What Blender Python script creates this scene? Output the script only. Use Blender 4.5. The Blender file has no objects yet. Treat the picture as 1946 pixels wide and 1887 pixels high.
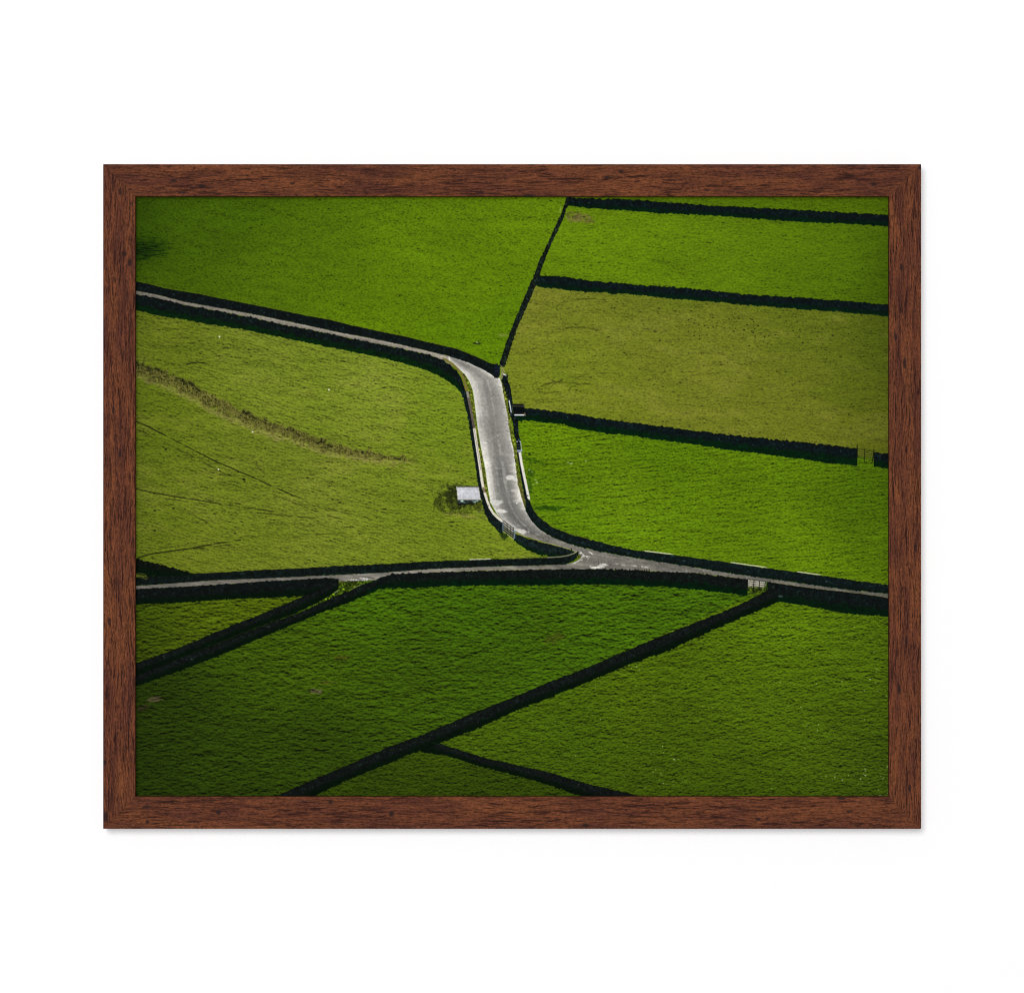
import bpy, math
import numpy as np
from mathutils import Matrix

# ---------------------------------------------------------------- units
# 1 "unit" of the drawing = 0.4 mm on the wall (frame 622 x 505 mm).
S = 0.0004
CX, CY, ZC = 973.0, 943.5, 1.5          # centre of the picture, hung 1.5 m up
DEPTH = 0.016                           # frame stands 16 mm off the wall
LIP = 0.006                             # print sits 6 mm behind the frame's face
CAMD = 3.0
ILLUM = 1.20                            # light level on the picture (radiance / albedo)

scn = bpy.context.scene
col = scn.collection

def lin(c):
    c = np.asarray(c, dtype=np.float32) / 255.0
    return np.where(c <= 0.04045, c / 12.92, ((c + 0.055) / 1.055) ** 2.4)

def alb(r, g, b):
    v = lin([r, g, b]) / ILLUM
    return (float(v[0]), float(v[1]), float(v[2]), 1.0)

# ================================================================ THE PRINT
# A printed photograph is a flat sheet: its ink is drawn here, field by field.
X0, X1, Y0, Y1 = 252, 1696, 372, 1517
W, H = X1 - X0 + 1, Y1 - Y0 + 1
X, Y = np.meshgrid(np.arange(X0, X1 + 1, dtype=np.float32), np.arange(Y0, Y1 + 1, dtype=np.float32))
rng = np.random.default_rng(11)
FX = np.fft.rfftfreq(W).astype(np.float32)[None, :]
FY = np.fft.fftfreq(H).astype(np.float32)[:, None]

def noise(sx, sy, tilt=0.0):
    """gaussian noise, blobs sx by sy, sheared by tilt (rise per run); unit variance"""
    w = rng.standard_normal((H, W)).astype(np.float32)
    fx, fy = FX + tilt * FY, FY
    g = np.exp(-2 * math.pi ** 2 * ((fx * sx) ** 2 + (fy * sy) ** 2))
    n = np.fft.irfft2(np.fft.rfft2(w) * g, s=(H, W)).astype(np.float32)
    n -= n.mean(); n /= n.std()
    return n

def relief(sx, sy, tilt=0.0):
    """the lit-and-shaded look of tufts: slope, up the sheet, of a bumpy surface; unit variance"""
    w = rng.standard_normal((H, W)).astype(np.float32)
    fx, fy = FX + tilt * FY, FY
    g = np.exp(-2 * math.pi ** 2 * ((fx * sx) ** 2 + (fy * sy) ** 2)) * (2j * math.pi * fy)
    n = np.fft.irfft2(np.fft.rfft2(w) * g, s=(H, W)).astype(np.float32)
    return n / n.std()

def sm(a, b, v):
    t = np.clip((v - a) / (b - a), 0, 1)
    return t * t * (3 - 2 * t)

def polymask(pts):
    m = np.zeros((H, W), bool)
    n = len(pts)
    for i in range(n):
        (xa, ya), (xb, yb) = pts[i], pts[(i + 1) % n]
        if ya == yb: continue
        c = ((ya > Y) != (yb > Y)) & (X < (xb - xa) * (Y - ya) / (yb - ya) + xa)
        m ^= c
    return m

def ipx(pts, v=None):
    p = sorted(pts); return np.interp(X if v is None else v, [a for a, _ in p], [b for _, b in p]).astype(np.float32)

def ipy(pts, v=None):                    # pts are (x, y): x as a function of y
    p = sorted((b, a) for a, b in pts); return np.interp(Y if v is None else v, [a for a, _ in p], [b for _, b in p]).astype(np.float32)

img = np.zeros((H, W, 3), np.float32)
def over(alpha, rgb):
    a = np.clip(alpha, 0, 1)[..., None]
    img[...] = img * (1 - a) + np.asarray(rgb, np.float32) * a

def shep(samples):
    acc = np.zeros((H, W, 3), np.float32); ws = np.zeros((H, W), np.float32)
    for (x, y, c) in samples:
        w = 1.0 / (((X - x) ** 2 + (Y - y) ** 2 + 1200.0) ** 1.25)
        ws += w
        acc += w[..., None] * np.asarray(c, np.float32)
    return acc / ws[..., None]

# ---- noise fields shared by everything
nA = noise(1.0, .65); nB = noise(2.1, .8, .02); nC = noise(5.0, 1.3, .05)
nD = noise(2.2, 1.0, -.03); nE = noise(40, 16, .1); nF = noise(14, 6, .1); nG = noise(110, 50)
nS = noise(9.0, .8, -.085)               # drill rows in the right-hand pasture
nT = noise(5.0, .9, .22)                 # combed, falling grass in the left pasture
nU = noise(9, .9, -.02)
jv = noise(1.5, 5); jv2 = noise(4, 10); jh = noise(5, 1.5); jit = noise(1.3, 1.3); jit2 = noise(3, 3)
nSt = noise(.9, .9); nSt2 = noise(2.2, 1.6)

def grass(n, amp, pit, pitamp):
    n = n / n.std()
    t = 1 + amp * np.where(n > 0, 1.5 * np.tanh(n / 1.5), 1.25 * n)
    p = sm(pit, pit + 1.3, -n)
    return np.clip(t, .15, 3) * (1 - pitamp * p)

r1 = relief(1.3, .8); r2_ = relief(2.2, 1.0, .02); r3 = relief(4.2, 1.7, -.04); r4 = relief(9, 1.3, -.085)
r5 = relief(3.0, 1.0, .2); r6 = relief(10, 4.5, .1); r7 = relief(1.8, .9, -.05); r8 = relief(5, 1.0, .02)
texA = grass(.8 * nA + .7 * r1 + .25 * r6, .09, 1.8, .5)
texB = grass(.7 * nA + .7 * r7 + .35 * r8 + .2 * r6, .085, 1.8, .4)
texC = grass(.7 * nA + .6 * r1 + .35 * r8 + .25 * r6, .085, 1.8, .4)
texD = grass(.7 * nA + .75 * r7 + .55 * r4 + .15 * r6, .13, 1.5, .5)
texE = grass(.7 * nA + .8 * r5 + .4 * r7 + .30 * r6, .115, 1.8, .5)
texF = grass(.45 * nA + .85 * r2_ + .65 * r3 + .22 * r6, .215, 1.3, .6)
texG = grass(.5 * nA + .90 * r7 + .50 * r3 + .20 * r6, .19, 1.35, .6)
for t_ in (texA, texB, texC, texD, texE, texF, texG): t_ /= t_.mean()

WALL1_T = [(1076,376),(1210,380.6),(1260,385),(1336,390),(1411,394),(1512,399),(1613,405),(1690,409),(1700,409.5)]
WALL1_B = [(1074,391),(1124,396),(1210,402),(1285,407),(1361,411),(1437,416),(1512,421.5),(1613,426),(1690,431),(1700,431.5)]
WALL2_T = [(1015,523),(1025,524),(1075,526.5),(1125,534),(1210,541.5),(1285,546.5),(1361,554),(1437,561),(1537,566.5),(1613,572.5),(1690,579),(1700,580)]
WALL2_B = [(1008,544),(1017,544.5),(1051,549),(1100,554),(1210,561),(1285,569),(1361,574.5),(1437,581.5),(1512,587),(1588,593),(1690,601),(1700,602)]
WALL3_T = [(972,772),(998,775),(1026,778.5),(1075,784.5),(1125,793),(1210,804.5),(1260,810.5),(1311,818),(1371,824),(1437,832),(1512,839.5),(1588,847.5),(1629,852),(1660,859.5),(1690,862),(1700,863)]
WALL3_B = [(972,802),(1001,799),(1026,801.8),(1063,805.5),(1100,815.4),(1149,823),(1210,829.5),(1260,837),(1311,843.5),(1371,853),(1437,861),(1512,871),(1588,882),(1629,884.5),(1660,887),(1690,891),(1700,892)]
DIAG_L = [(1077,372),(1076.5,378),(1063,414.5),(1038,468.5),(1024.5,496),(1018.5,513),(1012.5,530),(1004,547.5),(991.5,577),(979,607),(967,639),(957,666),(949.5,690.5),(948,700)]
DIAG_R = [(1084,372),(1082.5,380),(1079,392),(1069,419.5),(1048,464),(1031.5,504),(1025,524),(1017.5,544),(1009,565),(995,597),(984,621.5),(973,653.5),(967,673.5),(959.5,695.5),(958,700)]
UR_T = [(250,534),(282,540),(314,548.8),(378,559.5),(455,575),(519,587.5),(578,599.5),(630,609),(669,619),(730,632),(767,639.5),(811,650.5),(868,663.5),(903,677.5),(935,692),(950,695)]
UR_B = [(250,551),(299,560.5),(349,573.5),(398,582),(447,591),(497,600.6),(546,610.5),(595,621),(645,632),(694,641),(730,648),(779,659),(816,668),(853,677),(890,689.5),(917.5,702),(930,709.5),(939.5,716.5),(946,718),(952,712)]
LR_T = [(250,558.5),(299,567.5),(349,579.5),(398,588.5),(447,597.5),(497,608),(546,619),(595,628),(645,639),(694,649),(730,656),(755,661),(816,674.6),(841,684.5),(858,695),(868,705),(876,717),(882,735),(888,752)]
LR_B = [(250,588),(299,599.5),(349,608),(398,616.7),(447,624),(497,634),(546,644),(595,653.7),(645,663.5),(694,674),(730,681.3),(755,687),(792,698),(829,711.5),(853,725),(868,737.5),(878,750)]
LB_T = [(250,1097),(364,1090.5),(447,1086),(497,1083),(571,1080),(645,1075.3),(730,1072),(804,1067),(893,1064.5),(932,1062.8),(1001,1060.8),(1051,1058.6),(1080,1056),(1092,1052),(1097,1049)]
LB_B = [(250,1114),(299,1110.6),(398,1103.2),(497,1099),(620,1093.4),(730,1088),(829,1080.5),(927,1076.8),(1026,1074.4),(1075,1072.5),(1088,1067),(1097,1060)]
W4_T = [(1001,945),(1006,952),(1014,969.5),(1026,984.5),(1051,1003),(1088,1016.5),(1125,1026.3),(1162,1036),(1210,1046),(1273,1053.6),(1336,1062),(1399,1071),(1462,1080),(1562,1093.7),(1690,1112),(1700,1113.5)]
W4_B = [(985,946),(990,955),(998,969),(1009,988),(1026,1006.5),(1051,1021.3),(1075,1031),(1100,1038.6),(1137,1047.2),(1174,1054.6),(1210,1060.5),(1273,1071),(1323,1078.6),(1361,1085),(1411,1093),(1462,1099.5),(1537,1110.6),(1613,1120.7),(1690,1128.5),(1700,1130)]
W5_T = [(690,1108),(714,1102.5),(730,1095),(745,1090.5),(804,1088.4),(903,1085),(1001,1083),(1075,1081.5),(1149,1081.5),(1210,1083.5),(1260,1086.5),(1323,1089.5),(1361,1093.5),(1400,1099),(1421,1101)]
W5_B = [(690,1134),(703,1128),(718,1121),(740,1117.5),(779,1117.5),(853,1114),(952,1112),(1051,1111.4),(1149,1110.6),(1210,1112.6),(1260,1115),(1336,1121.4),(1386,1127.7),(1421,1131.5)]
W8_T = [(1459,1106),(1512,1113.5),(1562,1120),(1638,1128.7),(1690,1136.3),(1700,1138)]
W8_B = [(1470,1147),(1480,1143.5),(1533,1151),(1608,1165.6),(1690,1172),(1700,1173)]
W9_T = [(250,1120.5),(299,1117.7),(398,1112),(497,1105.3),(590,1100),(634,1098),(643,1101)]
W9_B = [(250,1149),(362,1144),(438,1138.5),(550,1134.5),(580,1131.5),(643,1120)]
WA_T = [(250,1264),(258,1260),(325,1237),(419,1197.5),(513,1160),(584,1130),(622,1111),(643,1101)]
WA_B = [(250,1288),(258,1284.8),(400,1229),(494,1191),(560,1166),(600,1147),(636,1126),(643,1119)]
WB_T = [(250,1287),(258,1283.5),(400,1227.5),(494,1190),(569,1164),(600,1150),(640,1132),(664,1123),(690,1109.5),(714,1102)]
WB_B = [(250,1307),(344,1274),(438,1237),(513,1205),(606,1165.6),(660,1146),(703,1128),(714,1122)]
W6_T = [(520,1514.5),(528,1511),(588,1484.5),(663,1452.6),(738,1419),(794,1400),(888,1359),(970,1327.5),(1045,1295),(1101,1274.4),(1176,1242.5),(1233,1218),(1308,1188),(1375,1162),(1435,1134),(1480,1112)]
W6_B = [(520,1545),(599,1511),(663,1481),(738,1450.7),(794,1427),(843,1409.5),(906,1385),(975,1353),(1064,1317.6),(1120,1295),(1195,1263),(1270,1237),(1345,1201),(1420,1169.4),(1476,1145),(1480,1143)]
W7_T = [(800,1399),(850,1417),(925,1441),(975,1452),(1045,1468),(1120,1490),(1210,1511),(1220,1514)]
W7_B = [(800,1429),(850,1436),(925,1460),(975,1472),(1026,1486),(1101,1511),(1130,1521)]

# ---- fields: colours sampled across each, texture of each
fields = [
 (None, texA, [(270,395,(56,84,8)),(270,475,(50,80,6)),(300,525,(76,104,10)),(450,400,(70,100,10)),(600,470,(85,114,14)),(500,540,(86,115,14)),(800,420,(97,128,15)),(1000,420,(100,132,15)),(900,560,(97,129,14)),(950,640,(90,124,11)),(700,600,(93,123,12)),(850,650,(92,125,11)),(350,450,(72,102,11))]),
 ([(1080,360),(1720,360),(1720,425),(1080,390)], texB, [(1400,383,(88,118,12)),(1650,395,(84,112,10))]),
 ([(1088,385),(1720,425),(1720,595),(1015,530)], texB, [(1100,450,(99,131,17)),(1200,480,(99,131,17)),(1330,500,(94,123,18)),(1600,500,(88,117,15)),(1680,550,(76,103,11)),(1680,450,(78,106,12)),(1150,405,(97,125,18))]),
 ([(1015,534),(1720,594),(1720,880),(1000,790),(955,790),(952,690)], texC, [(1030,570,(118,121,42)),(1100,700,(112,121,35)),(1330,710,(113,117,38)),(1250,620,(107,114,34)),(1500,620,(99,108,29)),(1670,650,(84,96,21)),(1500,780,(110,115,35)),(1680,820,(92,98,23)),(1100,760,(108,117,31))]),
 ([(965,790),(1000,788),(1720,878),(1720,1130),(1200,1060),(1030,1000),(985,930)], texD, [(1050,850,(97,129,15)),(1180,930,(101,133,21)),(1050,960,(91,125,15)),(1400,950,(90,121,14)),(1650,950,(76,106,11)),(1500,1050,(97,128,16)),(1670,1080,(90,120,13)),(1250,850,(86,119,12))]),
 ([(240,565),(730,665),(860,705),(895,760),(935,985),(1110,1048),(1080,1070),(240,1105)], texE, [(300,620,(102,110,28)),(500,690,(119,126,42)),(700,720,(122,130,45)),(850,800,(112,126,32)),(600,760,(115,124,38)),(290,800,(98,108,24)),(450,900,(110,118,34)),(600,960,(119,124,43)),(300,1000,(98,107,26)),(500,1040,(113,119,36)),(800,1000,(109,119,32)),(750,1050,(117,124,38)),(350,1070,(108,113,32)),(850,880,(106,118,30))]),
 ([(240,1105),(1100,1080),(1480,1110),(1000,1325),(800,1410),(520,1530),(240,1530)], texF, [(300,1330,(42,59,9)),(290,1450,(40,57,8)),(590,1260,(67,90,12)),(900,1180,(66,97,12)),(1200,1170,(68,98,12)),(800,1300,(60,83,12)),(600,1400,(50,69,10)),(450,1480,(46,64,9)),(1300,1130,(72,103,14)),(900,1280,(62,87,12)),(500,1230,(63,84,12)),(700,1130,(72,104,12))]),
 ([(240,1130),(650,1105),(650,1115),(240,1275)], texF, [(400,1165,(76,96,14)),(270,1200,(60,79,10)),(520,1140,(78,98,14))]),
 ([(1480,1110),(1720,1145),(1720,1530),(1240,1530),(800,1405)], texG, [(1500,1180,(92,118,16)),(1650,1250,(86,110,16)),(1430,1360,(86,109,17)),(1100,1400,(68,90,13)),(1200,1330,(78,99,14)),(1400,1480,(72,93,13)),(1650,1480,(70,90,16)),(1250,1450,(67,87,12))]),
 ([(800,1405),(1240,1530),(500,1540)], texG, [(800,1460,(62,80,11)),(700,1500,(55,73,10)),(1000,1500,(55,73,10))]),
]
gr_ = np.array((1, 1, .6), np.float32)
gains = (.95 * gr_, .96 * gr_, .97 * gr_, np.array((.97, .99, .86)), .94 * gr_, np.array((.95, 1.01, .86)), .91 * gr_ * (.95, 1, 1), .93 * gr_, .91 * gr_ * (.96, 1, 1), .90 * gr_ * (.95, 1, 1))
for (pts, tex, smp), gain in zip(fields, gains):
    c = shep(smp) * tex[..., None]
    c += (np.clip(tex - 1.12, 0, 1) * 22)[..., None] * np.array((.5, .2, 1.0), np.float32)
    c *= gain
    c *= (1 + .014 * nE + .018 * nG + .010 * nF)[..., None]
    m = np.ones((H, W), np.float32) if pts is None else polymask(pts).astype(np.float32)
    over(m, c)
fieldE = polymask(fields[5][0]); fieldC = polymask(fields[3][0]); fieldB = polymask(fields[2][0])
fieldF = polymask(fields[6][0]); fieldG = polymask(fields[8][0]); fieldD = polymask(fields[4][0])
# dry, straw-coloured blotches and greener ones in the pale pastures
for f, k in ((fieldE, .22), (fieldC, .24)):
    over(f * k * sm(.2, 2.0, .7 * nF + .6 * nE + .35 * nT), np.array((128, 124, 58)) * texE[..., None])
    over(f * k * .9 * sm(.5, 2.0, -.7 * nF - .6 * nE), np.array((96, 118, 20)) * texE[..., None])
# white clover in the near right pasture
cl = sm(.6, 1.6, nE + .5 * nF + (X - 1450) / 330 + (Y - 1420) / 260) * fieldG
over(cl * sm(1.9, 2.7, nSt) * .8, (178, 196, 150))
over(fieldG * sm(2.9, 3.3, nSt) * .5, (160, 180, 130))
over(fieldF * sm(3.0, 3.4, nSt) * .35, (130, 150, 110))

def stroke(pts, width, rgb, alpha=1.0, soft=.6, broken=0.0, wob=0.0):
    xs = [p[0] for p in pts]; ys = [p[1] for p in pts]
    pad = width + 4 + 3 * wob
    xa, xb = int(max(0, min(xs) - pad - X0)), int(min(W, max(xs) + pad - X0 + 1))
    ya, yb = int(max(0, min(ys) - pad - Y0)), int(min(H, max(ys) + pad - Y0 + 1))
    if xb <= xa or yb <= ya: return
    sx, sy = X[ya:yb, xa:xb], Y[ya:yb, xa:xb]
    if wob:
        sy = sy + wob * jit2[ya:yb, xa:xb]; sx = sx + wob * jit[ya:yb, xa:xb] * .5
    d = np.full(sx.shape, 1e9, np.float32)
    for (x1, y1), (x2, y2) in zip(pts[:-1], pts[1:]):
        dx, dy = x2 - x1, y2 - y1; L = dx * dx + dy * dy + 1e-9
        t = np.clip(((sx - x1) * dx + (sy - y1) * dy) / L, 0, 1)
        d = np.minimum(d, np.hypot(sx - x1 - t * dx, sy - y1 - t * dy))
    a = np.clip((width / 2 + soft - d) / (2 * soft), 0, 1) * alpha
    if broken: a = a * sm(-.9, .5, (nF * .5 + nC * .8)[ya:yb, xa:xb] + (1 - 2 * broken))
    a = a[..., None]
    img[ya:yb, xa:xb] = img[ya:yb, xa:xb] * (1 - a) + np.asarray(rgb, np.float32) * a

def blob(cx, cy, rx, ry, rgb, alpha=1.0, rough=.25, soft=.35, tilt=0.0, tex=None):
    dx, dy = X - cx, Y - cy
    dy = dy - tilt * dx
    d = np.sqrt((dx / rx) ** 2 + (dy / ry) ** 2) + rough * (.6 * jit2 + .5 * jit)
    a = sm(1 + soft, 1 - soft, d) * alpha
    over(a, np.asarray(rgb, np.float32) if tex is None else np.asarray(rgb, np.float32) * tex[..., None])

# ---- marks in the pastures
# old bank crossing the left pasture
bank = [(250,686),(287,695),(319,708),(349,720),(373,732),(398,748),(447,770),(497,794),(546,809),(595,829),(645,846),(690,855),(730,862),(774,870)]
by = ipx(bank); inx = sm(800, 765, X) * fieldE
u = Y - by + 1.5 * jit2
wd = np.interp(X, [250, 400, 600, 780], [27, 31, 24, 11]).astype(np.float32)
body = sm(-3, 5, u + 1.0 * jit2) * sm(1.15, .7, u / wd + .08 * jit2) * inx
over(body * .72, np.array((98, 90, 48)) * (1 + .30 * nSt + .14 * nB)[..., None])
along = np.interp(X + 6 * jit2, np.linspace(250, 790, 46), rng.uniform(0, 1, 46)).astype(np.float32)
ridge = np.exp(-((u - 3 - 8 * (1 - along) * sm(300, 400, X)) / 5.0) ** 2) * sm(.25, .75, along)
over(body * sm(.85, 2.1, 2.0 * ridge + .5 * nB + .6 * nSt) * .85, (16, 20, 7))
over(body * sm(1.1, 2.2, nSt2 * .5 + .9 * nSt) * .5, (26, 28, 11))
rim = sm(.75, 1.0, u / wd) * sm(1.35, 1.08, u / wd) * inx
over(rim * .5, np.array((140, 134, 74)) * texE[..., None])
# wheel tracks
dk = (18, 22, 5)
stroke([(250,797),(290,815),(350,846),(408,876),(480,907),(556,941)], 1.8, dk, 0.95, .6, .15)
stroke([(556,941),(600,957),(645,972),(700,984)], 1.6, dk, 0.67, .6, .5)
stroke([(250,810),(300,834),(373,871),(420,897)], 1.6, dk, 0.72, .6, .45)
stroke([(420,897),(520,940),(600,972),(660,990)], 1.6, dk, 0.52, .6, .6)
stroke([(250,927.5),(300,938),(373,950),(440,961),(520,972)], 1.8, dk, 0.87, .6, .25)
stroke([(314,947),(373,956),(440,966),(480,974),(600,985)], 1.6, dk, 0.67, .6, .5)
stroke([(330,965),(370,980),(410,1005)], 1.6, dk, 0.52, .6, .5)
stroke([(262,1060),(285,1053),(368,1041),(410,1033),(457,1026)], 2.1, dk, 0.95, .6, .1)
stroke([(368,1043),(430,1036),(486,1034)], 1.8, dk, 0.72, .6, .4)
stroke([(300,1044),(380,1030),(430,1021),(500,1018)], 1.6, dk, 0.52, .6, .6)
stroke([(600,1016),(680,1011),(760,1016)], 1.6, dk, 0.47, .6, .6)
stroke([(355,693),(362,690.5),(378,689),(398,691)], 2.1, dk, 0.92, .6, .3)
stroke([(250,690),(262,688)], 2, dk, 0.37)
for x, y in ((417,640,),(625,741),(480,821),(415,892)):
    blob(x, y, 1.7, 1.3, (235, 235, 215), 1, 0, .4)
for x, y, r in ((842,841,3),(859,992,6),(329,966,2),(294,970,2),(294,1008,2),(315,854,2),(463,911,2.5),(646,955,3)):
    blob(x, y, r, 1.4, (20, 24, 8), .9, .3, .4)
# mower arcs in the middle right pasture
ob = (52, 56, 13)
def arc(cx, cy, rx, ry, a0, a1, w=1.4, al=.6, br=.4):
    w, al, br = w + .4, al * .95, br
    p = [(cx + rx * math.cos(math.radians(a)), cy - ry * math.sin(math.radians(a))) for a in np.linspace(a0, a1, 16)]
    stroke(p, w, ob, al, .7, br)
arc(1120, 586, 62, 18, 60, 185, 1.8, .75, .3); arc(1120, 586, 62, 16, 185, 250, 1.2, .35, .5)
arc(1100, 640, 48, 18, 40, 150, 1.6, .75, .3); arc(1090, 644, 50, 22, 60, 190, 1.2, .35, .5)
arc(1070, 750, 54, 24, 50, 170, 1.6, .7, .4); arc(1100, 752, 60, 36, 55, 160, 1.3, .5, .5)
arc(1130, 750, 90, 40, 50, 150, 1.2, .45, .5); arc(1060, 742, 36, 16, 60, 200, 1.4, .55, .4)
arc(1150, 735, 70, 26, 60, 175, 1.3, .5, .5); arc(1020, 720, 30, 18, 30, 120, 1.1, .4, .5)
arc(1040, 735, 28, 12, 120, 300, 1.4, .5, .4); arc(1115, 742, 34, 12, 70, 190, 1.6, .6, .4)
arc(1220, 880, 120, 40, 60, 150, 1.2, .35, .5); arc(1240, 850, 180, 34, 70, 150, 1.2, .3, .5)
r2 = np.random.default_rng(5)
for _ in range(70):                       # droppings
    x = r2.normal(1430, 105); y = 590 + .07 * (x - 1210) + abs(r2.normal(8, 24))
    if x < 1682 and y > float(np.interp(x, *zip(*WALL2_B))) + 5:
        blob(x, y, r2.uniform(1.0, 1.9), r2.uniform(.7, 1.3), (16, 20, 6), .9, .1, .4)
for _ in range(120):
    x, y = r2.uniform(270, 1680), r2.uniform(390, 1060)
    blob(x, y, r2.uniform(.8, 1.8), r2.uniform(.6, 1.1), (22, 30, 6), .75, .1, .4)
# bare, brown patches
blob(1096, 413, 21, 8, (104, 92, 58), .8, .35, .5, -.05, texF)
blob(1115, 420, 12, 4, (104, 92, 58), .55, .35, .5, 0, texF)
blob(600, 1313, 12, 4.5, (92, 82, 66), .8, .4, .4, 0, texF)
blob(293, 1328, 11, 5, (78, 68, 52), .8, .4, .4, -.15, texF); blob(268, 1345, 16, 4, (50, 42, 28), .7, .4, .4, -.2, texF)
blob(650, 1250, 14, 4, (74, 62, 24), .5, .4, .5, 0, texF); blob(620, 1297, 12, 3, (74, 62, 24), .4, .4, .5, 0, texF)
blob(1055, 1212, 16, 7, (66, 62, 20), .5, .4, .5, -.3, texF)
blob(720, 880, 60, 5, (140, 128, 70), .3, .4, .6, .2, texE)
blob(906, 653, 7, 2, (30, 40, 14), .8, .3, .4); blob(907, 651, 2, 1, (190, 200, 170), .8, 0, .4)
blob(960, 637, 9, 2.5, (130, 140, 80), .5, .5, .4)
stroke([(1066,393),(1064,404)], 2, (170, 178, 120), .6, .8, .2)
# dark sedge on the left edge of the upper field
d = sm(1.3, .2, np.hypot((X - 250) / 72, (Y - 476 + .06 * (X - 255)) / 23) + .08 * jit2 + .12 * r8)
over(d * .75, np.array((14, 40, 6)) * texF[..., None])
over(d * sm(.2, 1.4, -r8 + .3 * nSt) * .75, (4, 12, 3))
stroke([(252,459),(300,464),(330,470)], 1.2, (20, 40, 6), .5, .7, .4)
stroke([(252,497),(300,484)], 1.6, (16, 36, 6), .6, .7, .3)
stroke([(620,450),(665,418),(700,408),(740,398)], 1.3, (40, 62, 8), .45, .7, .5)
stroke([(560,462),(640,440),(730,404)], 1.2, (40, 62, 8), .3, .7, .5)
# greener, darker weeds round the hut
d = sm(1.1, .5, np.hypot((X - 868) / 54, (Y - 950) / 30) + .16 * jit2 + .10 * nSt)
over(d * .6, np.array((66, 74, 22)) * np.exp(.5 * nSt + .35 * nSt2 - .1)[..., None])
over(d * sm(.3, 1.4, nSt2 + .8 * nSt) * .8, (14, 18, 7))
d2 = sm(1.0, .5, np.hypot((X - 856) / 24, (Y - 940) / 20) + .2 * jit2)
over(d2 * .5, np.array((22, 26, 12)) * np.exp(.6 * nSt)[..., None])
blob(878, 980, 40, 3, (128, 122, 64), .5, .4, .5, .08, texE)
blob(1040, 966, 26, 4, (30, 62, 6), .75, .4, .45, .05); blob(1005, 862, 5, 3.5, (10, 20, 6), .8, .3, .4)
blob(1008, 900, 6, 12, (40, 70, 10), .7, .5, .4); blob(1006, 925, 5, 14, (44, 76, 14), .6, .5, .4)
for x, y in ((1006,893),(1011,897),(1018,912),(1014,921),(1020,917),(1080,879),(1086,881),(1113,876)):
    blob(x, y, 2.2, 1.3, (150, 175, 120), .7, .3, .4)
blob(1010, 875, 26, 6, (26, 56, 4), .6, .5, .5, .3)

# ---- roads
lit = (150, 146, 138)
def band(alpha_top, alpha_bot, x0=-1e9, x1=1e9, jt=None, jb=None):
    t = alpha_top if jt is None else alpha_top + jt
    b = alpha_bot if jb is None else alpha_bot + jb
    a = np.clip(Y - t + .5, 0, 1) * np.clip(b - Y + .5, 0, 1) * np.clip(X - x0 + .5, 0, 1) * np.clip(x1 - X + .5, 0, 1)
    return a, np.clip((Y - t) / np.maximum(b - t, 1), 0, 1)
rn = noise(14, .9, .2); rn2 = noise(1.0, 14, 0); rn2b = noise(2.5, 40); rn3 = noise(7, 1.6)
# upper lane
lane, tl = band(ipx(UR_B), ipx(LR_T), 250, 860)
fade = np.interp(X, [250, 420, 700, 860], [.86, .95, 1.02, 1.06]).astype(np.float32)
c = np.array((139, 132, 120)) * (fade * (1 + .06 * rn + .03 * nSt))[..., None]
c += (sm(.2, .0, np.abs(tl - .3)) * 16)[..., None]
over(lane, c)
# main stretch (measured across)
ML = [(853,686),(868,698),(883,711),(891,723),(898,740),(900,750),(907.6,812),(915,856),(922.4,893),(927.3,928),(932.3,955),(944.6,977),(959.4,994),(979,1008),(1001,1020)]
MR = [(853,676),(890,689),(917,701),(940,715),(950,719),(953,727),(957,750),(964.3,787),(970.5,831),(976.7,858),(980.4,888),(984,918),(990,942),(998,967),(1009,987),(1026,1006.5),(1051,1021)]
ml, mr = ipy(ML), ipy(MR)
a = np.clip(X - ml + .5, 0, 1) * np.clip(mr - X + .5, 0, 1) * np.clip(Y - 676, 0, 1) * np.clip(1020 - Y, 0, 1)
tm = np.clip((X - ml) / np.maximum(mr - ml, 1), 0, 1)
base = np.interp(tm, [0, .10, .26, .45, .62, .8, 1], [204, 184, 150, 121, 124, 144, 176]).astype(np.float32)
base += 58 * sm(.70, 1.0, tm + .05 * rn3) * sm(840, 900, Y) * sm(990, 950, Y)
base += 44 * sm(.28, .0, tm + .06 * rn3) * sm(820, 900, Y) * sm(975, 930, Y)
base += 34 * sm(.7, 1, tm + .05 * rn3) * sm(760, 730, Y)
base += np.interp(Y, [680, 720, 860, 960, 1015], [6, 14, 2, -10, -22]).astype(np.float32)
ln = np.interp(tm, np.linspace(0, 1, 34), rng.normal(0, 1, 34)) * .6 + np.interp(tm, np.linspace(0, 1, 15), rng.normal(0, 1, 15)) * .8
base *= (1 + .026 * ln * (1 + .5 * nE) + .02 * noise(5, 9) + .016 * nSt + .02 * nF)
over(a, np.stack([base, base * .982, base * .935], -1))
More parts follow.
